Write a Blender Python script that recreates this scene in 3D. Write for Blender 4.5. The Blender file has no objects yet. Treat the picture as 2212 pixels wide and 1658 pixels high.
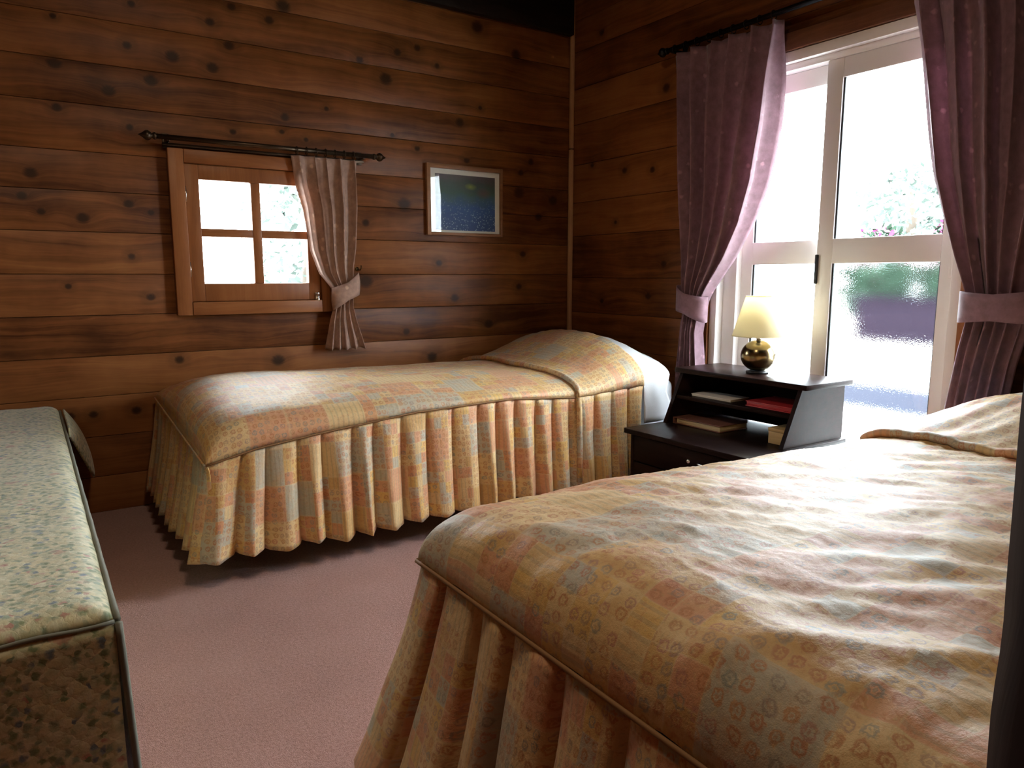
import bpy, bmesh, math, random
from mathutils import Vector, Matrix, noise

random.seed(7)
sc = bpy.context.scene
COL = sc.collection
R = math.radians

# ------------------------------------------------------------------ camera
CAM_H = 1.0
cam_d = bpy.data.cameras.new('camera')
cam = bpy.data.objects.new('camera', cam_d)
COL.objects.link(cam)
cam.location = (0, 0, CAM_H)
cam.rotation_euler = (R(90 - 8.495), 0, R(-33.69))
cam_d.sensor_width = 36.0
cam_d.lens = 36.0 * 1570 / 2212
cam_d.clip_start = 0.02
sc.camera = cam

# ------------------------------------------------------------------ sky, portals, exposure
world = bpy.data.worlds.new('overcast_sky')
sc.world = world
world.use_nodes = True
bg = world.node_tree.nodes['Background']
bg.inputs['Color'].default_value = (0.86, 0.94, 1.0, 1)
bg.inputs['Strength'].default_value = 16.0

def portal(name, loc, rot, sx, sy):
    l = bpy.data.lights.new(name, 'AREA')
    l.shape = 'RECTANGLE'; l.size = sx; l.size_y = sy
    l.cycles.is_portal = True
    o = bpy.data.objects.new(name, l); COL.objects.link(o)
    o.location = loc; o.rotation_euler = rot
    return o
portal('window_portal', (2.90, 1.81, 0.95), (0, R(90), 0), 1.95, 1.12)
portal('window_portal', (0.90, 3.66, 1.18), (R(-90), 0, 0), 0.60, 0.62)

vs = sc.view_settings
vs.view_transform = 'Standard'
vs.look = 'None'
vs.gamma = 1.0
vs.exposure = 1.4
vs.use_curve_mapping = False
sc.cycles.adaptive_threshold = 0.02
sc.cycles.max_bounces = 8
sc.cycles.diffuse_bounces = 4
sc.cycles.transmission_bounces = 6
sc.cycles.transparent_max_bounces = 10
sc.cycles.caustics_reflective = False
sc.cycles.caustics_refractive = True

# ------------------------------------------------------------------ helpers: objects
WLOC = {}

def link(o, parent=None):
    COL.objects.link(o)
    if parent is not None:
        o.parent = parent
        o.matrix_parent_inverse = Matrix.Translation(-WLOC.get(parent.name, Vector((0, 0, 0))))
    return o

def thing(name, label, cat, loc, group=None, kind=None):
    o = bpy.data.objects.new(name, None)
    o.empty_display_size = 0.05
    COL.objects.link(o)
    o.location = loc
    WLOC[o.name] = Vector(loc)
    return tag(o, label, cat, group, kind)

def tag(o, label, cat, group=None, kind=None):
    if label: o['label'] = label
    if cat: o['category'] = cat
    if group: o['group'] = group
    if kind: o['kind'] = kind
    return o

def mesh(name, verts, faces, mat, parent=None, smooth=False, uvs=None, solid=0.0, offset=0.0, center=False):
    me = bpy.data.meshes.new(name)
    c = Vector((0, 0, 0))
    if center:
        xs = [v[0] for v in verts]; ys = [v[1] for v in verts]; zs = [v[2] for v in verts]
        c = Vector(((min(xs) + max(xs)) / 2, (min(ys) + max(ys)) / 2, min(zs)))
        verts = [Vector(v) - c for v in verts]
    me.from_pydata([tuple(v) for v in verts], [], faces)
    if uvs is not None:
        ul = me.uv_layers.new(name='UVMap')
        for lp in me.loops:
            ul.data[lp.index].uv = uvs[lp.vertex_index]
    if smooth:
        me.polygons.foreach_set('use_smooth', [True] * len(me.polygons))
    me.materials.append(mat)
    me.update()
    o = bpy.data.objects.new(name, me)
    o.location = c
    link(o, parent)
    WLOC[o.name] = c.copy()
    if solid:
        m = o.modifiers.new('thickness', 'SOLIDIFY'); m.thickness = solid; m.offset = offset
    return o

def grid_faces(nu, nv, closed=False):
    f = []
    for i in range(nu - (0 if closed else 1)):
        for j in range(nv - 1):
            a = i * nv + j; b = ((i + 1) % nu) * nv + j
            f.append((a, b, b + 1, a + 1))
    return f

def bm_box(bm, x0, x1, y0, y1, z0, z1, bev=0.0, seg=2):
    r = bmesh.ops.create_cube(bm, size=1)
    vs_ = r['verts']
    for v in vs_:
        v.co = Vector((x0 if v.co.x < 0 else x1, y0 if v.co.y < 0 else y1, z0 if v.co.z < 0 else z1))
    if bev:
        es = {e for v in vs_ for e in v.link_edges}
        bmesh.ops.bevel(bm, geom=list(es), offset=bev, segments=seg, profile=0.5, affect='EDGES')

def bm_obj(name, bm, mat, parent=None, smooth=False, center=False):
    verts = [v.co.copy() for v in bm.verts]
    bm.verts.index_update()
    faces = [tuple(v.index for v in f.verts) for f in bm.faces]
    bm.free()
    o = mesh(name, verts, faces, mat, parent, False, center=center)
    if smooth:
        me = o.data
        me.polygons.foreach_set('use_smooth', [True] * len(me.polygons))
        try:
            me.set_sharp_from_angle(angle=R(40))
        except Exception:
            pass
    return o

def box(name, x0, x1, y0, y1, z0, z1, mat, parent=None, bev=0.0, center=False, seg=2):
    bm = bmesh.new()
    bm_box(bm, x0, x1, y0, y1, z0, z1, bev, seg)
    return bm_obj(name, bm, mat, parent, bev > 0, center)

def boxes(name, lst, mat, parent=None, bev=0.0, center=False):
    bm = bmesh.new()
    for b in lst:
        bm_box(bm, *b, bev)
    return bm_obj(name, bm, mat, parent, bev > 0, center)

def lathe(name, prof, c, mat, parent=None, n=48, axis='Z', center=False):
    vs_, fs = [], []
    m = len(prof)
    for i in range(n):
        a = 2 * math.pi * i / n
        for r, h in prof:
            p = (r * math.cos(a), r * math.sin(a), h)
            if axis == 'X': p = (h, p[0], p[1])
            elif axis == 'Y': p = (p[1], h, p[0])
            vs_.append(Vector(p) + Vector(c))
    fs = grid_faces(n, m, True)
    return mesh(name, vs_, fs, mat, parent, True, center=center)

def tube(name, pts, r, mat, parent=None, n=10, closed=False, uv=False, rz=None):
    pts = [Vector(p) for p in pts]
    vs_, uvs = [], []
    L = len(pts)
    acc = 0
    prev = None
    for i, p in enumerate(pts):
        a = pts[(i - 1) % L] if (closed or i > 0) else p
        b = pts[(i + 1) % L] if (closed or i < L - 1) else p
        t = (b - a).normalized()
        up = Vector((0, 0, 1)) if abs(t.z) < 0.95 else Vector((1, 0, 0))
        s = t.cross(up).normalized(); u = s.cross(t).normalized()
        if prev is not None: acc += (p - prev).length
        prev = p
        rr = r[i] if isinstance(r, (list, tuple)) else r
        for k in range(n):
            an = 2 * math.pi * k / n
            vs_.append(p + s * math.cos(an) * rr + u * math.sin(an) * (rr if rz is None else rz))
            uvs.append((acc, k / n * 0.05))
    fs = []
    for i in range(L if closed else L - 1):
        for k in range(n):
            a = i * n + k; b = i * n + (k + 1) % n
            c = ((i + 1) % L) * n + (k + 1) % n; d = ((i + 1) % L) * n + k
            fs.append((a, b, c, d))
    if not closed:
        fs.append(tuple(range(n - 1, -1, -1)))
        fs.append(tuple(range((L - 1) * n, L * n)))
    return mesh(name, vs_, fs, mat, parent, True, uvs if uv else None)

def interp(tab, x):
    """tab: sorted list of (x, value)"""
    if x <= tab[0][0]: return tab[0][1]
    for (a, va), (b, vb) in zip(tab, tab[1:]):
        if x <= b:
            t = (x - a) / (b - a)
            return va + (vb - va) * t
    return tab[-1][1]

def sstep(a, b, x):
    t = min(1, max(0, (x - a) / (b - a)))
    return t * t * (3 - 2 * t)

# ------------------------------------------------------------------ helpers: materials
class NT:
    def __init__(s, name):
        s.m = bpy.data.materials.new(name); s.m.use_nodes = True
        s.t = s.m.node_tree; s.t.nodes.clear()
        s.out = s.t.nodes.new('ShaderNodeOutputMaterial')
    def n(s, typ, props=None, **ins):
        nd = s.t.nodes.new(typ)
        for k, v in (props or {}).items(): setattr(nd, k, v)
        for k, v in ins.items():
            key = int(k[1:]) if k[0] == 'i' and k[1:].isdigit() else k.replace('_', ' ')
            sock = nd.inputs[key]
            if hasattr(v, 'is_linked') or isinstance(v, bpy.types.NodeSocket): s.t.links.new(v, sock)
            else: sock.default_value = v
        return nd
    def math(s, op, a, b=0.0, c=0.0, clamp=False):
        return s.n('ShaderNodeMath', {'operation': op, 'use_clamp': clamp}, i0=a, i1=b, i2=c).outputs[0]
    def vmath(s, op, a, b=(0, 0, 0)):
        nd = s.n('ShaderNodeVectorMath', {'operation': op}, i0=a, i1=b)
        return nd.outputs['Value'] if op in ('LENGTH', 'DOT_PRODUCT', 'DISTANCE') else nd.outputs[0]
    def scalev(s, v, sc_):
        return s.vmath('MULTIPLY', v, sc_)
    def noise(s, v, scale, detail=2.0, rough=0.5, dist=0.0):
        return s.n('ShaderNodeTexNoise', None, Vector=v, Scale=scale, Detail=detail, Roughness=rough, Distortion=dist).outputs['Fac']
    def ramp(s, fac, stops, mode='LINEAR'):
        nd = s.n('ShaderNodeValToRGB', None, Fac=fac)
        cr = nd.color_ramp; cr.interpolation = mode
        while len(cr.elements) < len(stops): cr.elements.new(0.5)
        for e, (p, c) in zip(cr.elements, stops):
            e.position = p; e.color = (c[0], c[1], c[2], 1) if len(c) == 3 else c
        return nd.outputs['Color']
    def mix(s, fac, a, b, mode='MIX'):
        nd = s.n('ShaderNodeMix', {'data_type': 'RGBA', 'blend_type': mode})
        for i, v in ((0, fac), (6, a), (7, b)):
            if isinstance(v, bpy.types.NodeSocket): s.t.links.new(v, nd.inputs[i])
            else: nd.inputs[i].default_value = v if i == 0 else ((*v, 1) if len(v) == 3 else v)
        return nd.outputs[2]
    def maprange(s, v, a, b, c=0.0, d=1.0, smooth=False):
        nd = s.n('ShaderNodeMapRange', {'interpolation_type': 'SMOOTHSTEP' if smooth else 'LINEAR'}, Value=v)
        nd.inputs['From Min'].default_value = a; nd.inputs['From Max'].default_value = b
        nd.inputs['To Min'].default_value = c; nd.inputs['To Max'].default_value = d
        return nd.outputs[0]
    def bump(s, h, strength=0.3, dist=0.01):
        return s.n('ShaderNodeBump', None, Height=h, Strength=strength, Distance=dist).outputs[0]
    def principled(s, **ins):
        nd = s.n('ShaderNodeBsdfPrincipled')
        for k, v in ins.items():
            key = k.replace('_', ' ')
            if isinstance(v, bpy.types.NodeSocket): s.t.links.new(v, nd.inputs[key])
            else: nd.inputs[key].default_value = (*v, 1) if isinstance(v, tuple) and len(v) == 3 else v
        return nd.outputs[0]
    def done(s, sh):
        s.t.links.new(sh, s.out.inputs['Surface']); return s.m

def pos(nt): return nt.n('ShaderNodeNewGeometry').outputs['Position']

def plain(name, col, rough=0.5, metal=0.0, spec=0.5, nscale=40.0, namt=0.12, bump=0.0, coat=0.0):
    nt = NT(name); p = pos(nt)
    f = nt.noise(p, nscale, 3)
    c = nt.mix(nt.math('MULTIPLY', f, namt * 2), col, tuple(x * 0.6 for x in col))
    kw = dict(Base_Color=c, Roughness=rough, Metallic=metal, Specular_IOR_Level=spec, Coat_Weight=coat)
    if bump: kw['Normal'] = nt.bump(f, bump, 0.002)
    return nt.done(nt.principled(**kw))

def wood(name, axis, cols, knots=(), knot_r=0.023, rough=0.42, grain=1.0, tone=0.5, spec=0.22, ior=1.5):
    """horizontal boards: axis = run of the grain ('X','Y','Z'); knots = (along, height, size)"""
    nt = NT(name); p = pos(nt)
    sep = nt.n('ShaderNodeSeparateXYZ', None, Vector=p)
    X, Y, Z = sep.outputs[0], sep.outputs[1], sep.outputs[2]
    along, up, deep = {'X': (X, Z, Y), 'Y': (Y, Z, X), 'Z': (Z, X, Y)}[axis]
    rnd = nt.n('ShaderNodeObjectInfo').outputs['Random']
    kd = None
    for a, h, s_ in knots:
        da = nt.math('SUBTRACT', along, a); dh = nt.math('SUBTRACT', up, h)
        r2 = nt.math('ADD', nt.math('MULTIPLY', nt.math('MULTIPLY', da, da), 0.75), nt.math('MULTIPLY', dh, dh))
        q = nt.math('DIVIDE', r2, (knot_r * s_) ** 2)
        kd = q if kd is None else nt.math('MINIMUM', kd, q)
    wob = nt.noise(nt.n('ShaderNodeCombineXYZ', None, X=nt.math('MULTIPLY', along, 1.6), Y=nt.math('MULTIPLY', up, 5.0), Z=nt.math('MULTIPLY', rnd, 37.0)).outputs[0], 1.5, 3)
    up2 = nt.math('ADD', up, nt.math('MULTIPLY', wob, 0.09))
    if kd is not None:
        halo = nt.math('DIVIDE', 1.0, nt.math('ADD', 1.0, kd))
        up2 = nt.math('ADD', up2, nt.math('MULTIPLY', halo, 0.035))
    gv = nt.n('ShaderNodeCombineXYZ', None, X=nt.math('MULTIPLY', along, 1.1), Y=nt.math('MULTIPLY', up2, 34.0), Z=nt.math('ADD', nt.math('MULTIPLY', rnd, 61.0), nt.math('MULTIPLY', deep, 30.0))).outputs[0]
    g = nt.noise(gv, 1.0, 5, 0.6)
    gf = nt.noise(nt.scalev(gv, (3.0, 5.0, 1.0)), 1.0, 3, 0.6)
    blot = nt.noise(nt.n('ShaderNodeCombineXYZ', None, X=nt.math('MULTIPLY', along, 2.2), Y=nt.math('MULTIPLY', up, 3.0), Z=nt.math('MULTIPLY', rnd, 19.0)).outputs[0], 1.4, 4, 0.6)
    saw = nt.noise(nt.n('ShaderNodeCombineXYZ', None, X=nt.math('MULTIPLY', along, 9.0), Y=nt.math('MULTIPLY', up, 0.8), Z=rnd).outputs[0], 1.0, 2)
    t = nt.math('ADD', nt.math('MULTIPLY', g, 0.75 * grain), nt.math('MULTIPLY', gf, 0.25))
    t = nt.math('ADD', t, nt.math('MULTIPLY', nt.math('SUBTRACT', blot, 0.5), 0.7))
    t = nt.math('ADD', t, nt.math('MULTIPLY', nt.math('SUBTRACT', saw, 0.5), 0.15))
    t = nt.math('ADD', t, nt.math('MULTIPLY', nt.math('SUBTRACT', rnd, 0.5), 0.30))
    c = nt.ramp(t, [(0.22, cols[0]), (tone, cols[1]), (0.8, cols[2])])
    if kd is not None:
        kn = nt.maprange(nt.math('ADD', kd, nt.math('MULTIPLY', nt.math('SUBTRACT', gf, 0.5), 1.0)), 0.10, 1.5, 1.0, 0.0, True)
        c = nt.mix(nt.math('MULTIPLY', kn, 0.93), c, (0.012, 0.006, 0.005))
        h2 = nt.maprange(kd, 1.0, 9.0, 0.35, 0.0, True)
        c = nt.mix(h2, c, tuple(v * 0.35 for v in cols[1]))
    b = nt.bump(nt.math('ADD', nt.math('MULTIPLY', g, 0.6), nt.math('MULTIPLY', gf, 0.4)), 0.25, 0.003)
    return nt.done(nt.principled(Base_Color=c, Roughness=rough, Specular_IOR_Level=spec, IOR=ior, Normal=b))

KA = [(0.457,2.086,0.6),(0.180,1.988,0.5),(0.430,1.923,0.7),(0.598,1.906,1.1),(0.756,1.884,1.0),(0.171,1.815,1.0),(0.510,1.798,1.0),(0.351,1.736,1.0),(0.166,1.651,0.7),(0.756,2.071,0.8),(0.829,1.988,0.9),(0.849,2.150,0.7),(1.073,2.195,1.3),(1.008,2.123,0.8),(0.418,1.602,0.6),(0.827,1.626,0.6),(1.059,1.715,0.8),(1.043,1.649,0.5),(1.154,1.625,0.5),(0.060,1.394,1.0),(0.024,1.306,0.7),(0.083,1.248,0.6),(0.223,1.229,1.0),(0.393,1.294,0.8),(0.475,1.262,0.5),(1.431,2.020,0.8),(1.563,1.952,1.3),(1.629,2.087,0.8),(1.738,2.126,0.7),(2.090,2.286,1.4),(2.336,2.190,1.2),(1.849,2.057,0.6),(1.978,1.795,1.0),(2.104,1.882,0.5),(1.257,1.776,0.5),(1.591,1.690,0.5),(1.728,1.638,0.6),(2.019,1.605,0.7),(0.152,0.955,0.5),(0.389,1.078,0.6),(0.451,0.909,0.7),(0.201,0.424,0.7),(0.118,0.425,0.7),(0.363,0.425,0.8),(1.648,1.356,1.5),(2.355,1.458,1.4),(2.437,1.631,0.8),(2.368,1.567,0.7),(2.592,1.428,1.2),(2.491,1.329,1.0),(2.382,1.119,0.8),(1.936,0.880,1.0),(2.356,0.936,0.8),(1.793,0.567,1.2),(2.153,0.732,1.1),(1.843,1.064,0.8),(1.438,1.257,0.8),(1.429,0.969,1.5),(0.977,0.604,1.2),(0.547,0.632,0.8),(1.646,0.709,0.8)]
KB = [(3.276,1.614,0.6),(3.006,1.555,0.8),(2.797,1.535,0.7),(2.698,1.057,0.8),(2.713,1.916,1.0),(3.211,2.304,0.8),(2.802,0.891,0.8),(3.171,0.856,0.7),(3.067,1.287,0.5),(0.9,1.5,1.0),(0.5,1.1,1.0)]
WCOL = ((0.085, 0.026, 0.008), (0.225, 0.077, 0.022), (0.345, 0.134, 0.042))

M = {}
def board(axis, z0, z1):
    kn = [k for k in (KA if axis == 'X' else KB) if z0 - .05 < k[1] < z1 + .05]
    return wood('cedar_board', axis, WCOL, kn)
M['plank_o'] = wood('cedar_boards_other', 'X', WCOL)
M['casing'] = wood('honey_casing_wood', 'Z', ((0.19, 0.062, 0.019), (0.29, 0.103, 0.033), (0.38, 0.15, 0.055)), rough=0.38)
M['casing_x'] = wood('honey_casing_wood_run', 'X', ((0.19, 0.062, 0.019), (0.29, 0.103, 0.033), (0.38, 0.15, 0.055)), rough=0.38)
M['casing_y'] = wood('header_wood', 'Y', ((0.12, 0.045, 0.022), (0.2, 0.08, 0.04), (0.28, 0.12, 0.06)), rough=0.4)
M['trim'] = wood('pale_corner_strip', 'Z', ((0.38, 0.2, 0.10), (0.5, 0.28, 0.14), (0.6, 0.36, 0.2)), rough=0.5)
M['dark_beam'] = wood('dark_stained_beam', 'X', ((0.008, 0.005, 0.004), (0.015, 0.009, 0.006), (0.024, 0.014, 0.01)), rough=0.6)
M['post'] = wood('dark_post_wood', 'Z', ((0.012, 0.004, 0.003), (0.026, 0.009, 0.006), (0.045, 0.017, 0.011)), rough=0.6)
M['backing'] = plain('wall_backing', (0.03, 0.014, 0.008), 0.8)
M['espresso'] = wood('espresso_veneer', 'Y', ((0.008, 0.004, 0.0035), (0.014, 0.007, 0.006), (0.024, 0.011, 0.010)), rough=0.3, spec=0.5, ior=1.14)
M['bronze'] = plain('dark_bronze', (0.07, 0.045, 0.028), 0.35, 0.8)
M['iron'] = plain('black_iron', (0.010, 0.009, 0.012), 0.4, 0.6)
M['chrome'] = plain('satin_chrome', (0.75, 0.73, 0.70), 0.25, 1.0)
M['brass'] = plain('antique_brass', (0.27, 0.20, 0.10), 0.22, 1.0, namt=0.3, nscale=14)
M['black'] = plain('black_plastic', (0.01, 0.01, 0.011), 0.4)
M['alu'] = plain('beige_aluminium', (0.90, 0.86, 0.85), 0.38, 0.0, namt=0.03)
M['gasket'] = plain('dark_gasket', (0.03, 0.034, 0.04), 0.6)
M['white_cloth'] = plain('white_cotton', (0.78, 0.78, 0.80), 0.8, spec=0.2, nscale=200, namt=0.05, bump=0.15)
M['binder_cover'] = plain('mauve_brown_cover', (0.23, 0.10, 0.075), 0.5)
M['binder_page'] = plain('cream_pages', (0.62, 0.50, 0.30), 0.7)
M['red_cover'] = plain('red_cover', (0.42, 0.025, 0.03), 0.45)
M['paper'] = plain('ivory_paper', (0.72, 0.68, 0.60), 0.7)
M['box_wood'] = wood('pale_box_wood', 'Y', ((0.42, 0.28, 0.12), (0.55, 0.38, 0.18), (0.65, 0.47, 0.25)), rough=0.5)

def carpet_mat():
    nt = NT('pink_carpet'); p = pos(nt)
    a = nt.noise(p, 420, 2, 0.7); b = nt.noise(p, 130, 3, 0.7); c = nt.noise(p, 3.0, 3)
    t = nt.math('ADD', nt.math('MULTIPLY', a, 0.45), nt.math('ADD', nt.math('MULTIPLY', b, 0.4), nt.math('MULTIPLY', c, 0.15)))
    col = nt.ramp(t, [(0.32, (0.19, 0.088, 0.074)), (0.5, (0.42, 0.215, 0.185)), (0.68, (0.58, 0.345, 0.305))])
    n = nt.bump(nt.math('ADD', a, b), 0.7, 0.006)
    return nt.done(nt.principled(Base_Color=col, Roughness=0.95, Specular_IOR_Level=0.1, Sheen_Weight=0.2, Normal=n))
M['carpet'] = carpet_mat()

def patchwork_mat(name, off):
    nt = NT(name)
    uv = nt.n('ShaderNodeTexCoord').outputs['UV']
    uv = nt.vmath('ADD', uv, off)
    wob = nt.n('ShaderNodeTexNoise', None, Vector=uv, Scale=9.0, Detail=2.0).outputs['Color']
    uvw = nt.vmath('ADD', uv, nt.scalev(nt.vmath('SUBTRACT', wob, (0.5, 0.5, 0.5)), (0.012, 0.012, 0.0)))
    def cell(sz):
        q = nt.scalev(uvw, (1 / sz, 1 / sz, 0))
        f = nt.vmath('FLOOR', q); fr = nt.vmath('FRACTION', q)
        w = nt.n('ShaderNodeTexWhiteNoise', {'noise_dimensions': '2D'}, Vector=f)
        return w.outputs['Value'], w.outputs['Color'], fr
    vL, cL, fL = cell(0.135)
    vS, cS, fS = cell(0.045)
    pick = nt.math('GREATER_THAN', vL, 0.52)
    v = nt.mix(pick, cS, cL)
    s = nt.n('ShaderNodeSeparateColor', None, Color=v)
    r1, r2, r3 = s.outputs[0], s.outputs[1], s.outputs[2]
    pal = nt.ramp(r1, [(0.0, (0.66, 0.39, 0.07)), (0.16, (0.58, 0.22, 0.075)), (0.32, (0.66, 0.44, 0.17)), (0.46, (0.40, 0.38, 0.29)), (0.56, (0.62, 0.27, 0.12)), (0.72, (0.68, 0.47, 0.20)), (0.86, (0.58, 0.33, 0.075)), (0.95, (0.42, 0.39, 0.30))], 'CONSTANT')
    cloud = nt.noise(uv, 16, 3, 0.6)
    col = nt.mix(nt.maprange(cloud, 0.45, 0.9), pal, (0.62, 0.34, 0.11))
    col = nt.mix(0.22, col, (0.56, 0.43, 0.32))
    # rings / flowers
    q = nt.scalev(uvw, (1 / 0.024, 1 / 0.024, 0))
    fr = nt.vmath('SUBTRACT', nt.vmath('FRACTION', q), (0.5, 0.5, 0.0))
    jit = nt.n('ShaderNodeTexWhiteNoise', {'noise_dimensions': '2D'}, Vector=nt.vmath('FLOOR', q))
    d = nt.vmath('LENGTH', nt.vmath('ADD', fr, nt.scalev(nt.vmath('SUBTRACT', jit.outputs['Color'], (0.5, 0.5, 0.5)), (0.4, 0.4, 0))))
    d = nt.math('ADD', d, nt.math('MULTIPLY', nt.math('SUBTRACT', nt.noise(uv, 190, 2), 0.5), 0.5))
    ring = nt.math('SUBTRACT', 1.0, nt.maprange(nt.math('ABSOLUTE', nt.math('SUBTRACT', d, 0.27)), 0.03, 0.13))
    dot = nt.maprange(d, 0.12, 0.05)
    motif = nt.math('MULTIPLY', nt.math('MAXIMUM', ring, nt.math('MULTIPLY', dot, 0.8)), nt.math('GREATER_THAN', r2, 0.22))
    mcol = nt.ramp(jit.outputs['Value'], [(0.0, (0.40, 0.13, 0.05)), (0.45, (0.46, 0.20, 0.06)), (0.75, (0.20, 0.23, 0.20)), (1.0, (0.48, 0.16, 0.10))])
    col = nt.mix(nt.math('MULTIPLY', motif, 0.75), col, mcol)
    # stripes in the other patches
    sx = nt.n('ShaderNodeSeparateXYZ', None, Vector=uvw)
    wv = nt.math('SINE', nt.math('MULTIPLY', sx.outputs[0], 330.0))
    st = nt.math('MULTIPLY', nt.math('GREATER_THAN', wv, 0.55), nt.math('LESS_THAN', r2, 0.22))
    col = nt.mix(nt.math('MULTIPLY', st, 0.35), col, (0.30, 0.24, 0.14))
    fine = nt.noise(uv, 95, 3, 0.7); fine2 = nt.noise(nt.vmath('ADD', uv, (5.3, 2.1, 0)), 150, 2, 0.6)
    col = nt.mix(nt.maprange(fine, 0.54, 0.68, 0.0, 0.40), col, (0.42, 0.15, 0.04))
    col = nt.mix(nt.maprange(fine2, 0.57, 0.70, 0.0, 0.28), col, (0.24, 0.23, 0.13))
    col = nt.mix(nt.maprange(fine, 0.44, 0.32, 0.0, 0.30), col, (0.72, 0.54, 0.26))
    # pale seams between patches
    sf = nt.n('ShaderNodeSeparateXYZ', None, Vector=nt.mix(pick, fS, fL))
    edge = nt.math('MINIMUM', nt.math('MINIMUM', sf.outputs[0], nt.math('SUBTRACT', 1.0, sf.outputs[0])), nt.math('MINIMUM', sf.outputs[1], nt.math('SUBTRACT', 1.0, sf.outputs[1])))
    col = nt.mix(nt.maprange(edge, 0.05, 0.0, 0.0, 0.4), col, (0.66, 0.50, 0.28))
    weave = nt.noise(uv, 700, 2); wr = nt.noise(uv, 38, 4, 0.6)
    h = nt.math('ADD', nt.math('MULTIPLY', weave, 0.12), nt.math('MULTIPLY', wr, 0.9))
    n = nt.bump(h, 0.35, 0.006)
    sh = nt.principled(Base_Color=col, Roughness=0.55, Specular_IOR_Level=0.45, Sheen_Weight=0.08, Sheen_Roughness=0.45, Normal=n)
    return nt.done(sh)
M['patch_a'] = patchwork_mat('ochre_patchwork_cotton', (3.13, 1.27, 0))
M['patch_c'] = patchwork_mat('ochre_patchwork_cotton_near', (7.02, 5.41, 0))
M['piping'] = plain('brown_piping', (0.24, 0.125, 0.055), 0.7, spec=0.2, nscale=150)

def green_mat():
    nt = NT('green_floral_quilt'); p = nt.n('ShaderNodeTexCoord').outputs['UV']
    wq = nt.n('ShaderNodeTexNoise', None, Vector=p, Scale=110.0, Detail=2.0).outputs['Color']
    p = nt.vmath('ADD', p, nt.scalev(nt.vmath('SUBTRACT', wq, (0.5, 0.5, 0.5)), (0.014, 0.014, 0.0)))
    v = nt.n('ShaderNodeTexVoronoi', {'feature': 'F1'}, Vector=p, Scale=85.0, Randomness=1.0)
    s = nt.n('ShaderNodeSeparateColor', None, Color=v.outputs['Color'])
    col = nt.ramp(s.outputs[0], [(0.0, (0.19, 0.24, 0.12)), (0.25, (0.46, 0.47, 0.30)), (0.45, (0.62, 0.56, 0.33)), (0.62, (0.24, 0.30, 0.20)), (0.78, (0.62, 0.60, 0.42)), (0.9, (0.16, 0.21, 0.24)), (0.96, (0.45, 0.24, 0.18))], 'CONSTANT')
    base = nt.mix(nt.maprange(nt.noise(p, 60, 3), 0.4, 0.6), (0.48, 0.46, 0.27), (0.66, 0.60, 0.40))
    col = nt.mix(nt.maprange(v.outputs['Distance'], 0.3, 0.75), col, base)
    fl = nt.n('ShaderNodeTexVoronoi', {'feature': 'F1'}, Vector=p, Scale=13.0, Randomness=1.0)
    fm = nt.maprange(nt.math('ADD', fl.outputs['Distance'], nt.math('MULTIPLY', nt.noise(p, 70, 2), 0.35)), 0.40, 0.30)
    fs_ = nt.n('ShaderNodeSeparateColor', None, Color=fl.outputs['Color'])
    fcol = nt.ramp(fs_.outputs[0], [(0.0, (0.40, 0.13, 0.09)), (0.4, (0.42, 0.2, 0.14)), (0.55, (0.12, 0.2, 0.26)), (0.8, (0.14, 0.2, 0.2))], 'CONSTANT')
    col = nt.mix(nt.math('MULTIPLY', fm, 0.6), col, fcol)
    # diamond quilting
    sp = nt.n('ShaderNodeSeparateXYZ', None, Vector=p)
    a = nt.math('ABSOLUTE', nt.math('SINE', nt.math('MULTIPLY', nt.math('ADD', sp.outputs[0], sp.outputs[1]), 95.0)))
    b = nt.math('ABSOLUTE', nt.math('SINE', nt.math('MULTIPLY', nt.math('SUBTRACT', sp.outputs[0], sp.outputs[1]), 95.0)))
    q = nt.math('MULTIPLY', nt.math('POWER', a, 0.5), nt.math('POWER', b, 0.5))
    n = nt.bump(nt.math('ADD', q, nt.math('MULTIPLY', nt.noise(p, 300, 2), 0.5)), 0.2, 0.003)
    return nt.done(nt.principled(Base_Color=col, Roughness=0.6, Specular_IOR_Level=0.4, Sheen_Weight=0.3, Normal=n))
M['green'] = green_mat()
M['green_pipe'] = plain('grey_green_piping', (0.20, 0.20, 0.16), 0.7, spec=0.2, nscale=150)

def curtain_mat(name, col, trans=0.3):
    nt = NT(name); p = pos(nt)
    v = nt.n('ShaderNodeTexVoronoi', {'feature': 'F1'}, Vector=p, Scale=19.0, Randomness=1.0)
    d = nt.math('ADD', v.outputs['Distance'], nt.math('MULTIPLY', nt.math('SUBTRACT', nt.noise(p, 90, 2), 0.5), 0.30))
    spot = nt.math('MULTIPLY', nt.maprange(d, 0.22, 0.10), nt.math('GREATER_THAN', nt.n('ShaderNodeSeparateColor', None, Color=v.outputs['Color']).outputs[0], 0.35))
    mott = nt.noise(p, 30, 4, 0.6)
    c = nt.mix(nt.maprange(mott, 0.3, 0.7), tuple(x * 0.75 for x in col), tuple(min(1, x * 1.15) for x in col))
    c = nt.mix(nt.math('MULTIPLY', spot, 0.55), c, tuple(min(1, x * 2.0 + 0.04) for x in col))
    n = nt.bump(nt.noise(p, 500, 2), 0.2, 0.002)
    a = nt.principled(Base_Color=c, Roughness=0.6, Specular_IOR_Level=0.3, Sheen_Weight=0.3, Normal=n)
    t = nt.n('ShaderNodeBsdfTranslucent', None, Color=c).outputs[0]
    ms = nt.n('ShaderNodeMixShader', None, Fac=trans, i1=a, i2=t).outputs[0]
    return nt.done(ms)
M['curtain'] = curtain_mat('mauve_curtain_fabric', (0.345, 0.195, 0.24), 0.24)
M['curtain_s'] = curtain_mat('dusty_rose_curtain_fabric', (0.55, 0.355, 0.275), 0.3)

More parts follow.
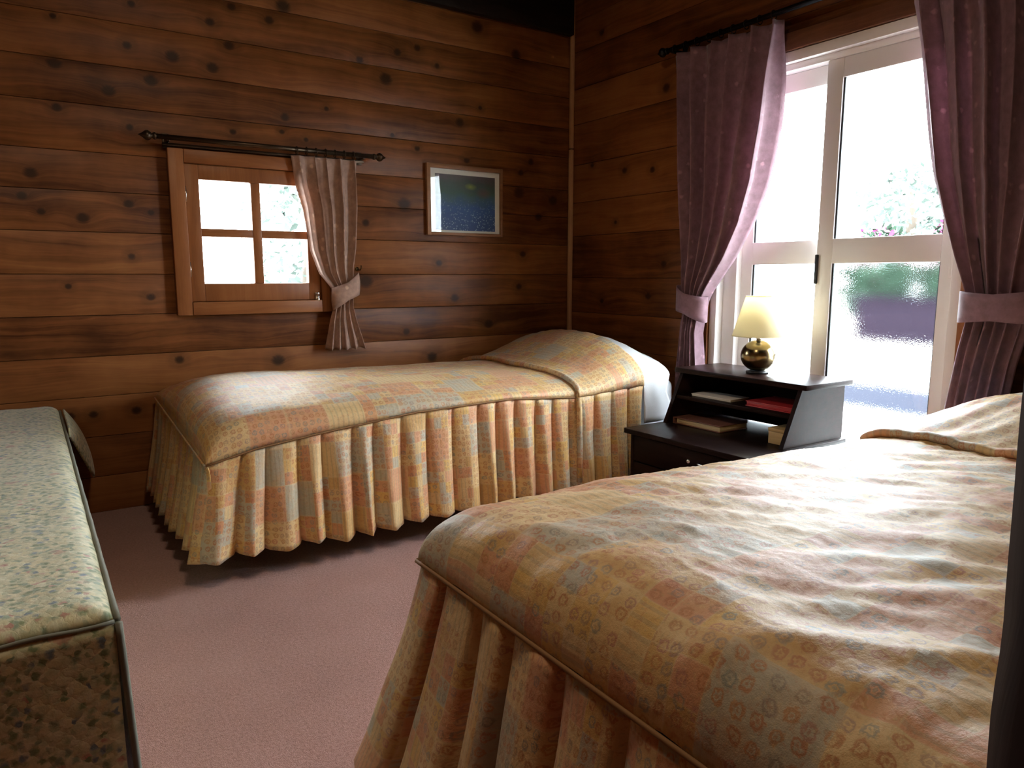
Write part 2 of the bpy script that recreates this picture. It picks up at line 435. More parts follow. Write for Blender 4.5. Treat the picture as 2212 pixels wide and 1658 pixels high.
def schlick(nt, f0=0.045):
    ge = nt.n('ShaderNodeNewGeometry')
    c = nt.math('ABSOLUTE', nt.vmath('DOT_PRODUCT', ge.outputs['Incoming'], ge.outputs['Normal']))
    k = nt.math('POWER', nt.math('SUBTRACT', 1.0, c, clamp=True), 5.0)
    return nt.math('ADD', nt.math('MULTIPLY', k, 1 - f0), f0)

def clear_glass(name='clear_glass', f0=0.045):
    nt = NT(name)
    fr = schlick(nt, f0)
    t = nt.n('ShaderNodeBsdfTransparent', None, Color=(0.97, 0.985, 0.98, 1)).outputs[0]
    g = nt.n('ShaderNodeBsdfGlossy', None, Color=(1, 1, 1, 1), Roughness=0.0).outputs[0]
    return nt.done(nt.n('ShaderNodeMixShader', None, Fac=fr, i1=t, i2=g).outputs[0])
M['glass'] = clear_glass()
M['picture_glass'] = clear_glass('picture_glass', 0.014)

def frosted_glass():
    nt = NT('frosted_glass'); p = pos(nt)
    fr = schlick(nt)
    n = nt.bump(nt.noise(p, 220, 2), 0.22, 0.001)
    t = nt.n('ShaderNodeBsdfRefraction', None, Color=(0.96, 0.98, 0.985, 1), Roughness=0.065, IOR=1.25, Normal=n).outputs[0]
    g = nt.n('ShaderNodeBsdfGlossy', None, Color=(1, 1, 1, 1), Roughness=0.03).outputs[0]
    return nt.done(nt.n('ShaderNodeMixShader', None, Fac=fr, i1=t, i2=g).outputs[0])
M['frosted'] = frosted_glass()

def shade_mat():
    nt = NT('cream_lamp_shade'); p = pos(nt)
    c = nt.mix(nt.math('MULTIPLY', nt.noise(p, 250, 2), 0.2), (0.92, 0.84, 0.62), (0.84, 0.76, 0.56))
    d = nt.n('ShaderNodeBsdfDiffuse', None, Color=c).outputs[0]
    t = nt.n('ShaderNodeBsdfTranslucent', None, Color=c).outputs[0]
    return nt.done(nt.n('ShaderNodeMixShader', None, Fac=0.55, i1=d, i2=t).outputs[0])
M['shade'] = shade_mat()

def print_mat():
    nt = NT('blue_flower_field_print'); uv = nt.n('ShaderNodeTexCoord').outputs['UV']
    s = nt.n('ShaderNodeSeparateXYZ', None, Vector=uv); v = s.outputs[1]
    nz = nt.noise(uv, 6, 4, 0.6)
    t = nt.math('ADD', v, nt.math('MULTIPLY', nt.math('SUBTRACT', nz, 0.5), 0.25))
    c = nt.ramp(t, [(0.0, (0.02, 0.05, 0.19)), (0.4, (0.025, 0.075, 0.26)), (0.58, (0.045, 0.10, 0.14)), (0.68, (0.05, 0.10, 0.07)), (0.88, (0.07, 0.08, 0.065)), (1.0, (0.12, 0.08, 0.09))])
    vo = nt.n('ShaderNodeTexVoronoi', {'feature': 'F1'}, Vector=nt.scalev(uv, (1.3, 1.0, 1)), Scale=26.0)
    fl = nt.math('MULTIPLY', nt.maprange(vo.outputs['Distance'], 0.34, 0.16), nt.maprange(v, 0.62, 0.15))
    c = nt.mix(nt.math('MULTIPLY', fl, 0.75), c, (0.5, 0.6, 0.8))
    dx = nt.vmath('LENGTH', nt.vmath('SUBTRACT', nt.scalev(uv, (1, 1.6, 0)), (0.58, 1.28, 0)))
    c = nt.mix(nt.maprange(nt.math('ADD', dx, nt.math('MULTIPLY', nz, 0.1)), 0.16, 0.06), c, (0.3, 0.32, 0.06))
    dy = nt.vmath('LENGTH', nt.vmath('SUBTRACT', nt.scalev(uv, (1, 1.4, 0)), (0.80, 0.98, 0)))
    c = nt.mix(nt.math('MULTIPLY', nt.maprange(nt.math('ADD', dy, nt.math('MULTIPLY', nz, 0.15)), 0.22, 0.10), 0.6), c, (0.16, 0.06, 0.05))
    return nt.done(nt.principled(Base_Color=c, Roughness=0.5))
M['print'] = print_mat()
M['mat_board'] = plain('white_mount_board', (0.82, 0.76, 0.70), 0.8, namt=0.02)
M['frame_wood'] = wood('thin_frame_wood', 'X', ((0.2, 0.09, 0.04), (0.28, 0.13, 0.06), (0.34, 0.17, 0.08)), rough=0.4)

M['gravel'] = plain('pale_gravel', (0.55, 0.55, 0.53), 0.9, nscale=20, namt=0.2, spec=0.02)
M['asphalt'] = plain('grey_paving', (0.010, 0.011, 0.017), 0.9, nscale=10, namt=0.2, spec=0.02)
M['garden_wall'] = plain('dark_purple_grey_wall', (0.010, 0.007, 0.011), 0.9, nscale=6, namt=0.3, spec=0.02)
M['leaf'] = plain('bush_leaves', (0.022, 0.040, 0.026), 0.8, nscale=4, namt=0.4, spec=0.05)
M['leaf_pale'] = plain('pale_tree_leaves', (0.10, 0.125, 0.11), 0.8, nscale=3, namt=0.4, spec=0.05)
M['bark'] = plain('tree_bark', (0.08, 0.06, 0.045), 0.9, nscale=30, namt=0.4)
M['petal'] = plain('pink_petals', (0.26, 0.04, 0.12), 0.8, nscale=5, namt=0.2, spec=0.05)

# ================================================================== ROOM SHELL
YA, XB = 3.463, 2.727          # wall surfaces
X0, Y0, ZC = -1.10, -1.35, 2.55

floor = box('floor', X0 - .1, XB + .12, Y0 - .1, YA + .14, -0.08, 0.0, M['carpet'])
tag(floor, 'dusty pink carpet covering the bedroom floor', 'floor', kind='structure')
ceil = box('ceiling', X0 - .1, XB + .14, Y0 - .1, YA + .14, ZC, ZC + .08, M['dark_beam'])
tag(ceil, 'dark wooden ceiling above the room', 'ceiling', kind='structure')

# window openings
WA = (0.610, 1.190, 0.880, 1.476)        # x0 x1 z0 z1 in the back wall
WB = (1.252, 2.374, 0.0, 1.915)          # y0 y1 z0 z1 in the right wall
T = 0.018                                 # board thickness

wall_back = boxes('wall_back', [(X0, WA[0], YA + T, YA + .14, 0, ZC), (WA[1], XB + .14, YA + T, YA + .14, 0, ZC),
                                (WA[0], WA[1], YA + T, YA + .14, 0, WA[2]), (WA[0], WA[1], YA + T, YA + .14, WA[3], ZC)], M['backing'])
tag(wall_back, 'knotty cedar board wall holding the small window', 'wall', kind='structure')
wall_right = boxes('wall_right', [(XB + T, XB + .14, Y0, WB[0], 0, ZC), (XB + T, XB + .14, WB[1], YA + T, 0, ZC),
                                  (XB + T, XB + .14, WB[0], WB[1], WB[3], ZC)], M['backing'])
tag(wall_right, 'dark cedar board wall holding the tall sliding window', 'wall', kind='structure')
wall_left = box('wall_left', X0 - .1, X0, Y0, YA + .14, 0, ZC, M['plank_o'])
tag(wall_left, 'cedar wall behind the green quilted bed', 'wall', kind='structure')
wall_front = box('wall_front', X0 - .1, XB + .14, Y0 - .1, Y0, 0, ZC, M['plank_o'])
tag(wall_front, 'cedar wall behind the viewer', 'wall', kind='structure')

ZA = [0.0, .155, .327, .498, .666, .836, 1.005, 1.175, 1.337, 1.491, 1.675, 1.835, 2.006, 2.17, 2.336, ZC]
g = 0.0009
for i, (a, b) in enumerate(zip(ZA, ZA[1:])):
    dy = random.uniform(-0.0018, 0.0018)
    spans = [(X0, XB)]
    if b > WA[2] and a < WA[3]:
        spans = [(X0, WA[0] - .004), (WA[1] + .004, XB)]
    mt = board('X', a, b)
    for x0, x1 in spans:
        box('plank', x0, x1, YA + dy, YA + T, a + g, b - g, mt, wall_back, 0.0022)
ZB = [0.0, .19, .39, .59, .786, .986, 1.226, 1.417, 1.63, 1.855, 2.05, 2.25, 2.42, ZC]
for a, b in zip(ZB, ZB[1:]):
    dx = random.uniform(-0.0018, 0.0018)
    spans = [(Y0, YA)]
    if a < WB[3]:
        spans = [(Y0, WB[0] - .004), (WB[1] + .004, YA)]
    mt = board('Y', a, b)
    for y0, y1 in spans:
        box('plank', XB + dx, XB + T, y0, y1, a + g, b - g, mt, wall_right, 0.0022)
# the plank row cut by the window head needs its upper remainder above the opening
box('plank', XB, XB + T, WB[0] - .004, WB[1] + .004, WB[3] + .004, ZB[10] - g, board('Y', WB[3], ZB[10]), wall_right, 0.0022)

trim_1 = thing('trim_1', 'thin pale wooden strip covering the room corner', 'trim', (XB - .014, YA - .014, 0), kind='structure')
box('strip', XB - .027, XB - .003, YA - .027, YA - .003, 0, 1.722, M['trim'], trim_1, 0.006)
box('strip', XB - .026, XB - .003, YA - .026, YA - .003, 1.726, ZC - .002, M['trim'], trim_1, 0.006)
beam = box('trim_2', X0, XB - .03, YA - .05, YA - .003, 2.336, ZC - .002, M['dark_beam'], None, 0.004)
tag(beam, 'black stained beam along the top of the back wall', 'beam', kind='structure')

eave = boxes('light_blocking_eave', [(X0 - .3, XB + .3, YA + .14, YA + 1.30, 2.16, 2.22)], M['dark_beam'])  # unseen overhang, added to cut sky light falling through the small window
tag(eave, 'unseen dark overhang added above the small window to block sky light', 'roof', kind='structure')

# ================================================================== SMALL CASEMENT WINDOW (back wall)
w2 = thing('window_2', 'small square wooden casement window with four panes', 'window', (0.90, YA, 0.827), kind='structure')
ya, yb = YA - .036, YA - .004
bv = 0.003
box('casing_board', .548, .610, ya, yb, .827, 1.531, M['casing'], w2, bv)
box('casing_board', 1.190, 1.254, ya, yb, .827, 1.531, M['casing'], w2, bv)
box('casing_board', .611, 1.189, ya, yb, 1.474, 1.531, M['casing_x'], w2, bv)
box('casing_board', .611, 1.189, ya - .004, yb, .827, .884, M['casing_x'], w2, bv)
# lining through the wall
box('jamb_lining', .604, .612, YA - .004, YA + .15, .88, 1.476, M['casing'], w2)
box('jamb_lining', 1.188, 1.196, YA - .004, YA + .15, .88, 1.476, M['casing'], w2)
box('jamb_lining', .612, 1.188, YA - .004, YA + .15, 1.470, 1.478, M['casing_x'], w2)
box('jamb_lining', .612, 1.188, YA - .004, YA + .15, .878, .886, M['casing_x'], w2)
sy0, sy1 = YA - .022, YA + .014
sash = boxes('sash', [(.6115, .668, sy0, sy1, .8855, 1.4725), (1.134, 1.1885, sy0, sy1, .8855, 1.4725),
                      (.668, 1.134, sy0 + .0005, sy1, 1.410, 1.4725), (.668, 1.134, sy0 + .0005, sy1, .8855, .964)], M['casing'], w2, 0.0025)
box('muntin', .885, .926, sy0 + .002, sy1 - .003, .964, 1.410, M['casing'], sash, 0.003)
box('muntin', .668, .885, sy0 + .003, sy1 - .004, 1.168, 1.203, M['casing_x'], sash, 0.003)
box('muntin', .926, 1.134, sy0 + .003, sy1 - .004, 1.168, 1.203, M['casing_x'], sash, 0.003)
for x0, x1 in ((.668, .885), (.926, 1.134)):
    for z0, z1 in ((.964, 1.168), (1.203, 1.410)):
        box('pane', x0 - .001, x1 + .001, YA + .002, YA + .005, z0 - .001, z1 + .001, M['glass'], sash)
for z in (1.345, 1.025):
    lathe('hinge', [(0, -.032), (.0035, -.032), (.0035, .032), (0, .032)], (.6125, sy0 - .003, z), M['chrome'], w2, 12)
lt = box('latch', 1.160, 1.180, sy0 - .008, sy0 - .0005, .882, .920, M['chrome'], w2, 0.003)
lathe('latch_knob', [(0, 0), (.007, 0), (.008, -.006), (.006, -.014), (0, -.016)], (1.170, sy0 - .008, .908), M['chrome'], lt, 14, 'Y')
box('latch_lever', 1.164, 1.176, sy0 - .020, sy0 - .008, .880, .894, M['chrome'], lt, 0.003)

# ================================================================== TALL SLIDING WINDOW (right wall)
w1 = thing('window_1', 'tall white sliding window with clear upper and frosted lower panes', 'window', (XB + .05, 1.81, 0), kind='structure')
fx0, fx1 = XB - .012, XB + .125
box('frame_jamb', fx0, fx1, 2.336, 2.373, .0, 1.914, M['alu'], w1, 0.003)
box('frame_jamb', fx0, fx1, 1.253, 1.292, .0, 1.914, M['alu'], w1, 0.003)
box('frame_head', fx0, fx1, 1.292, 2.336, 1.872, 1.914, M['alu'], w1, 0.003)
box('frame_head_track', fx0 + .03, fx1, 1.292, 2.336, 1.846, 1.872, M['alu'], w1, 0.002)
box('frame_sill', fx0, fx1, 1.292, 2.336, .0, .045, M['alu'], w1, 0.003)
box('inner_jamb', fx0 + .045, fx1, 2.262, 2.336, .045, 1.846, M['alu'], w1, 0.003)

def sash_panel(y0, y1, x, sl, sr, ztop):
    s = boxes('sliding_sash', [(x, x + .032, y0, y0 + sr, .047, ztop), (x, x + .032, y1 - sl, y1, .047, ztop),
                              (x + .001, x + .031, y0 + sr, y1 - sl, ztop - .075, ztop), (x + .001, x + .031, y0 + sr, y1 - sl, .047, .17),
                              (x - .001, x + .031, y0 + sr, y1 - sl, 1.048, 1.147)], M['alu'], w1, 0.0025)
    for nm, z0, z1, m in (('clear_pane', 1.147, ztop - .075, 'glass'), ('frosted_pane', .17, 1.048, 'frosted')):
        box(nm, x + .014, x + .018, y0 + sr - .001, y1 - sl + .001, z0 - .001, z1 + .001, M[m], s)
        boxes('gasket', [(x + .006, x + .013, y1 - sl - .008, y1 - sl + .0005, z0, z1), (x + .006, x + .013, y0 + sr - .0005, y0 + sr + .004, z0, z1)], M['gasket'], s)
    return s
# right sash runs on the inner track, left sash on the outer one
s_in = sash_panel(1.294, 1.846, XB + .022, .070, .056, 1.845)
s_out = sash_panel(1.786, 2.262, XB + .066, .060, .058, 1.845)
la = box('latch', XB + .010, XB + .0215, 1.834, 1.846, .965, 1.085, M['black'], s_in, 0.003)
pl_ = box('finger_pull', XB + .018, XB + .0225, 1.305, 1.318, .99, 1.09, M['alu'], s_in, 0.002)

# wooden casing round the tall window
box('casing_board', XB - .026, XB - .003, 2.374, 2.436, .0, 1.915, M['casing'], w1, 0.003)
box('casing_board', XB - .026, XB - .003, 1.190, 1.252, .0, 1.915, M['casing'], w1, 0.003)
box('casing_board', XB - .026, XB - .003, 1.190, 2.436, 1.9155, 1.985, M['casing_y'], w1, 0.003)

# ================================================================== CURTAINS
def curtain(name, label, axis, plane, Lt, Rt, ztop, zbot, folds, amp, mat, seed, swap=1, edge_curl=0.0, rows=90, group=None):
    """axis 'Y': hangs on the right wall, runs along y; axis 'X': hangs on the back wall"""
    rnd = random.Random(seed)
    Lz = sorted((z, h) for h, z in Lt); Rz = sorted((z, h) for h, z in Rt)
    # uneven folds
    ws_ = [rnd.uniform(.7, 1.35) for _ in range(folds)]
    S = sum(ws_); cum = [0]
    for w in ws_: cum.append(cum[-1] + w / S)
    aw = [rnd.uniform(.7, 1.2) for _ in range(folds)]
    nu = folds * 14 + 1
    vs_ = []
    wid0 = abs(interp(Lz, ztop) - interp(Rz, ztop))
    for j in range(rows):
        t = j / (rows - 1)
        z = ztop + (zbot - ztop) * t
        l = interp(Lz, z); r = interp(Rz, z)
        w = abs(r - l) / wid0
        for i in range(nu):
            k = min(folds - 1, (i) // 14); f = (i - k * 14) / 14
            u = cum[k] + (cum[k + 1] - cum[k]) * f
            ph = 2 * math.pi * f
            A = amp * aw[k] * (0.22 + 0.78 * min(1, w * 1.05)) * (0.6 + 0.4 * sstep(0, .12, t))
            d = A * math.cos(ph) + 0.25 * A * math.cos(2 * ph + k)
            d += 0.006 * noise.noise(Vector((u * 5, z * 2.2, seed)))
            h = l + (r - l) * u + (r - l) / folds * 0.16 * math.sin(ph + 2.2 * noise.noise(Vector((k * 1.7, z * 1.3, seed))))
            if edge_curl and u > .9: d += edge_curl * ((u - .9) / .1) ** 2 * sstep(0, .2, t)
            zz = z + 0.004 * math.cos(ph) * (1 if t > .97 else 0)
            vs_.append((plane + d, h, zz) if axis == 'Y' else (h, plane + d, zz))
    fs = [(j * nu + i, j * nu + i + 1, (j + 1) * nu + i + 1, (j + 1) * nu + i) for j in range(rows - 1) for i in range(nu - 1)]
    xs = [v[0] for v in vs_]; ys = [v[1] for v in vs_]
    root = thing(name, label, 'curtain', ((min(xs) + max(xs)) / 2, (min(ys) + max(ys)) / 2, zbot), group)
    mesh('drape', vs_, fs, mat, root, True, solid=0.003)
    return root

def tie(parent, axis, plane, hc, a, b, zc, slope, hb, mat, flare=0.0, n=48):
    vs_ = []
    for i in range(n):
        th = 2 * math.pi * i / n
        h = hc + a * math.cos(th); d = plane + b * math.sin(th)
        z0 = zc + slope * (h - hc)
        for q in range(6):
            s_ = q / 5 - .5
            bul = 1 + flare * (0.25 - s_ * s_)
            hh = hc + (h - hc) * bul
            zz = z0 + s_ * hb * (1 + .25 * abs(math.cos(th)))
            dd = plane + (d - plane) * bul
            vs_.append((dd, hh, zz) if axis == 'Y' else (hh, dd, zz))
    return mesh('tie_band', vs_, grid_faces(n, 6, True), mat, parent, True, solid=0.004)

XC = 2.635
L1 = [(2.592,2.07),(2.592,2.024),(2.576,1.854),(2.560,1.641),(2.530,1.316),(2.500,1.076),(2.492,0.955),(2.470,0.880),(2.474,0.811),(2.482,0.766),(2.500,0.561),(2.52,0.03)]
R1 = [(1.982,2.07),(1.982,1.995),(1.993,1.829),(2.015,1.634),(2.058,1.396),(2.120,1.227),(2.212,1.071),(2.318,0.935),(2.348,0.880),(2.366,0.794),(2.377,0.728),(2.361,0.575),(2.34,0.03)]
c1 = curtain('curtain', 'mauve curtain tied back beside the bedside lamp, left of tall window', 'Y', XC, L1, R1, 2.025, 0.035, 6, 0.042, M['curtain'], 3, edge_curl=0.03, group='curtains of the tall window')
tie(c1, 'Y', XC, 2.414, .086, .052, .868, .32, .095, M['curtain'])
L2 = [(1.473,2.07),(1.473,1.942),(1.439,1.782),(1.410,1.624),(1.382,1.466),(1.356,1.339),(1.304,1.180),(1.264,1.069),(1.212,0.942),(1.200,0.89),(1.203,0.849),(1.221,0.741),(1.239,0.594),(1.250,0.502),(1.29,0.03)]
R2 = [(0.86,2.07),(0.87,1.7),(0.90,1.3),(0.965,1.069),(1.000,0.946),(1.005,0.89),(1.008,0.846),(1.035,0.712),(1.045,0.628),(1.052,0.573),(1.04,0.03)]
c2 = curtain('curtain', 'mauve curtain tied back behind the near bed, right of tall window', 'Y', XC, L2, R2, 2.025, 0.035, 6, 0.042, M['curtain'], 5, group='curtains of the tall window')
tie(c2, 'Y', XC, 1.095, .122, .060, .897, -.02, .085, M['curtain'])

YC = 3.392
L3 = [(1.060,1.545),(1.076,1.407),(1.103,1.305),(1.128,1.116),(1.168,1.010),(1.222,0.944),(1.245,0.895),(1.240,0.867),(1.218,0.790),(1.191,0.655)]
R3 = [(1.377,1.545),(1.372,1.318),(1.356,1.121),(1.342,1.043),(1.338,0.988),(1.335,0.899),(1.333,0.854),(1.349,0.786),(1.397,0.640)]
c3 = curtain('curtain', 'short dusty rose curtain knotted beside the small window', 'X', YC, L3, R3, 1.540, 0.645, 5, 0.018, M['curtain_s'], 9, rows=70)
tie(c3, 'X', YC, 1.296, .066, .036, .925, .55, .085, M['curtain_s'], 0.3)

def rod(name, label, axis, plane, wallp, a, b, z, r, brackets, rings, mat):
    mid = (a + b) / 2
    P = (lambda h, d, zz: (d, h, zz)) if axis == 'Y' else (lambda h, d, zz: (h, d, zz))
    root = thing(name, label, 'curtain rod', P(mid, plane, z))
    ax = 'Y' if axis == 'Y' else 'X'
    def c_(h): return P(h, plane, z)
    L = abs(b - a)
    lathe('rod', [(0, -L / 2), (r, -L / 2), (r, L / 2), (0, L / 2)], c_(mid), mat, root, 20, ax)
    for s_, h in ((-1, min(a, b)), (1, max(a, b))):
        pr = [(0, 0), (r * 1.25, 0), (r * 1.45, .006), (r * 1.2, .012), (r * .8, .016), (r * 1.5, .022), (r * 2.0, .032), (r * 1.75, .042), (r * .9, .052), (r * .35, .062), (0, .068)]
        lathe('finial', [(q, s_ * hh) for q, hh in pr], c_(h), mat, root, 20, ax)
    for h in brackets:
        d0, d1 = sorted((plane, wallp))
        pa = P(h - .006, d0, z - .007); pb = P(h + .006, d1, z + .001)
        br = box('bracket', min(pa[0], pb[0]), max(pa[0], pb[0]), min(pa[1], pb[1]), max(pa[1], pb[1]), z - r - .004, z + r * .2, mat, root, 0.0015)
        pa = P(h - .014, wallp - .005, 0); pb = P(h + .014, wallp - .0005, 0)
        box('bracket_plate', min(pa[0], pb[0]), max(pa[0], pb[0]), min(pa[1], pb[1]), max(pa[1], pb[1]), z - .035, z + .025, mat, br, 0.0015)
    for h in rings:
        pts = []
        for k in range(20):
            an = 2 * math.pi * k / 20
            pts.append(P(h, plane + (r + .006) * math.cos(an), z - .004 + (r + .007) * math.sin(an)))
        tube('ring', pts, .0022, mat, root, 6, closed=True)
    return root
rodA = rod('curtain_rod', 'bronze curtain rod with finials above the small window', 'X', YC, YA, .505, 1.455, 1.566, .0105, (.55, 1.41), [1.085 + .045 * k for k in range(7)], M['bronze'])
box('track_rail', .53, 1.42, YC + .03, YC + .042, 1.537, 1.549, M['bronze'], rodA, 0.002)
rod('curtain_rod', 'black curtain rod above the tall sliding window', 'Y', XC, XB, .80, 2.62, 2.052, .011, (.86, 2.595), [2.03 + .068 * k for k in range(9)] + [.90 + .068 * k for k in range(9)], M['iron'])

def hook(label, axis, wallp, h, z, out):
    P = (lambda hh, d, zz: (d, hh, zz)) if axis == 'Y' else (lambda hh, d, zz: (hh, d, zz))
    root = thing('tieback_hook', label, 'hook', P(h, wallp, z - .02), group='brass curtain hooks')
    pts = [P(h, wallp - d, z + dz) for d, dz in ((.001, 0), (.02, -.004), (.04, -.004), (.052, .004), (.054, .018))]
    tube('hook_wire', pts, .0032, M['brass'], root, 8)
    lathe('hook_plate', [(0, 0), (.010, 0), (.010, -.003), (0, -.003)], P(h, wallp - .0005, z), M['brass'], root, 16, 'X' if axis == 'Y' else 'Y')
hook('small brass hook on wall beside short rose curtain', 'X', YA, 1.385, 1.03, 1)
hook('small brass hook on dark wall beside mauve curtain', 'Y', XB, 2.50, .965, 1)

# ================================================================== PICTURE
pic = thing('framed_picture', 'small framed print of blue flowers on the cedar wall', 'picture', (2.0, YA - .02, 1.209))
px0, px1, pz0, pz1 = 1.768, 2.233, 1.209, 1.572
fw = .022
for b in ((px0, px0 + fw, pz0, pz1), (px1 - fw * .7, px1, pz0, pz1), (px0 + fw, px1 - fw * .7, pz1 - fw, pz1), (px0 + fw, px1 - fw * .7, pz0, pz0 + fw * .7)):
    box('frame_rail', b[0], b[1], YA - .024, YA - .003, b[2], b[3], M['frame_wood'], pic, 0.002)
box('mount', px0 + .01, px1 - .008, YA - .010, YA - .006, pz0 + .008, pz1 - .01, M['mat_board'], pic)
mesh('print', [(1.822, YA - .0105, 1.237), (2.189, YA - .0105, 1.237), (2.189, YA - .0105, 1.524), (1.822, YA - .0105, 1.524)], [(0, 1, 2, 3)], M['print'], pic, uvs=[(0, 0), (1, 0), (1, 1), (0, 1)])
box('glass', px0 + .012, px1 - .01, YA - .0155, YA - .0135, pz0 + .01, pz1 - .012, M['picture_glass'], pic)

# ================================================================== BEDS WITH PATCHWORK BEDSPREADS
def wr(x, y, seed, sc_, ang, stretch):
    ca, sa = math.cos(ang), math.sin(ang)
    a = (x * ca + y * sa) / stretch; b = -x * sa + y * ca
    return noise.noise(Vector((a * sc_, b * sc_, seed)))

def make_bed(P):
    """P: xf foot line, xh head end of cover, y0 near side, y1 far side, zt top, piping tables"""
    xf, xh, y0, y1 = P['xf'], P['xh'], P['y0'], P['y1']
    mat = P['mat']
    sides = P['sides']                        # which sides carry a pleated skirt
    # ---- bed: base, legs, mattress
    bed = thing('single_bed', P['bed_label'], 'bed', ((xf + P['bx1']) / 2, (y0 + y1) / 2, 0), 'patchwork covered single beds')
    bx0, bx1 = xf + .07, P['bx1']
    box('bed_base', bx0, bx1, y0 + .07, y1 - .05, .14, .27, M['post'], bed, 0.006)
    for lx in (bx0 + .20, bx1 - .12):
        for ly in (y0 + .26, y1 - .20):
            box('leg', lx - .03, lx + .03, ly - .03, ly + .03, .0, .139, M['post'], bed, 0.004)
    zmat = P['zmat']
    bm = bmesh.new(); bm_box(bm, bx0 - .01, bx1, y0 + .06, y1 - .04, .271, zmat, 0.035, 4)
    bm_obj('mattress', bm, M['white_cloth'], bed, True)
    # ---- bedspread
    sp = thing('bedspread', P['label'], 'bedspread', ((xf + xh) / 2, (y0 + y1) / 2, P['hem']), 'ochre patchwork bedspreads')
    Rf = P.get('Rf', .26)
    hw = (y1 - y0) / 2; cy = (y0 + y1) / 2
    pw = P.get('pw', 3.2); pf = P.get('pf', pw)
    def zp(x, u):                             # piping height at (x, side parameter -1 near .. 1 far)
        zn = interp(P['pipe_near'], x); zf = interp(P['pipe_far'], x)
        return zn + (zf - zn) * (u + 1) / 2
    def hump(x, y):
        return P['hump'] * sstep(P['xl'] - .01, P['xl'] + .40, x) * (1 - P.get('hump_u', .30) * ((y - cy) / hw) ** 2)
    def top(x, u, lift=0.0):
        y = cy + hw * u
        e1 = max(0, 1 - abs(u) ** pw) ** (1 / pw)
        w = min(1, max(0, (xf + Rf - x) / Rf))
        e2 = max(0, 1 - w ** pf) ** (1 / pf)
        b = zp(x, u)
        H = interp(P['zt'], x) - b + P['crown'] * (1 - u * u) + hump(x, y)
        z = b + H * e1 * e2
        inner = min(e1, e2) ** 2
        z += inner * P['lump'] * noise.noise(Vector((x * 2.3, y * 2.9, P['seed'])))
        for (am, sc_, an, st) in P['wr']:
            n = wr(x, y, P['seed'] + sc_, sc_, an, st)
            z += am * (1 - min(1, abs(n) * 2.2)) * (0.35 + .65 * inner)
        return (x, y, z + lift)
    nv = 84
    us = []
    for j in range(nv):
        t = -1 + 2 * j / (nv - 1)
        us.append(math.copysign(1 - (1 - abs(t)) ** 1.7, t))
    def panel(name, xa, xb, nx, lift, cl_foot):
        vs_, uv = [], []
        for i in range(nx):
            s_ = i / (nx - 1)
            x = xa + (xb - xa) * (s_ ** 1.35 if cl_foot else s_)
            for u in us:
                p = top(x, u, lift)
                if lift:                      # the flap laps over the skirt at its sides
                    k = abs(u) ** 12
                    p = (p[0], p[1] + math.copysign(.018, u) * k, p[2] - (lift - .002) * k)
                vs_.append(p)
        half = nv // 2
        ax_ = 0.0
        for i in range(nx):
            row = [Vector(v) for v in vs_[i * nv:(i + 1) * nv]]
            if i: ax_ += (row[half] - Vector(vs_[(i - 1) * nv + half])).length
            arc = [0.0]
            for a_, b_ in zip(row, row[1:]): arc.append(arc[-1] + (b_ - a_).length)
            for j in range(nv): uv.append((ax_ + (xa - xf), arc[j] - arc[half]))
        return mesh(name, vs_, grid_faces(nx, nv), mat, sp, True, uv, solid=0.005, offset=-1)
    xl = P['xl']
    main = panel('top_panel', xf, xl + .06, P['nx'], 0.0, True)
    flap = panel('pillow_flap', xl, xh, 46, 0.014, False)
    # rolled lip where the cover is folded below the pillow
    lip = []
    for u in us:
        x, y, z = top(xl + .004 + .02 * noise.noise(Vector((u * 2.0, 1.3, P['seed']))), u, .012)
        lip.append((x, y, z))
    if 'near' in sides:
        lip = [(xl - .005, y0 - .035, P['hem'] + .03), (xl - .0, y0 - .030, P['hem'] + .15), (xl, y0 - .022, zp(xl, -1) - .05)] + lip
    tube('fold_roll', lip, .0125, mat, sp, 10, uv=True)
    # piping
    def edge_pts(side):
        if side == 'near': return [(x, y0 - .003, zp(x, -1) + .001) for x in [xf + (xh - xf) * k / 60 for k in range(61)]]
        if side == 'far': return [(x, y1 + .003, zp(x, 1) + .001) for x in [xf + (xh - xf) * k / 60 for k in range(61)]]
        return [(xf - .003, cy + hw * u, zp(xf, u) + .001) for u in [-1 + 2 * k / 40 for k in range(41)]]
    for s_ in sides:
        tube('piping', edge_pts(s_), .0034, mat if (s_ == 'foot' and P.get('soft_foot')) else M['piping'], sp, 8, uv=True)
    # pleated skirts
    def skirt(name, a, b, outward, zfun, flare, seed, push=0.0, open_a=0.0, open_b=0.0):
        """from point a to b (2-D), outward unit vector"""
        rnd = random.Random(seed)
        a = Vector(a); b = Vector(b); o = Vector(outward)
        L = (b - a).length; d = (b - a) / L
        npl = max(2, round(L / P['pleat']))
        ws_ = [rnd.uniform(.8, 1.2) for _ in range(npl)]; S = sum(ws_)
        cum = [0]
        for w in ws_: cum.append(cum[-1] + w / S)
        am = [rnd.uniform(.75, 1.25) for _ in range(npl)]
        hm = [rnd.uniform(-.008, .008) for _ in range(npl)]
        K = 16; nu = npl * K + 1; rows = 20
        vs_, uv = [], []
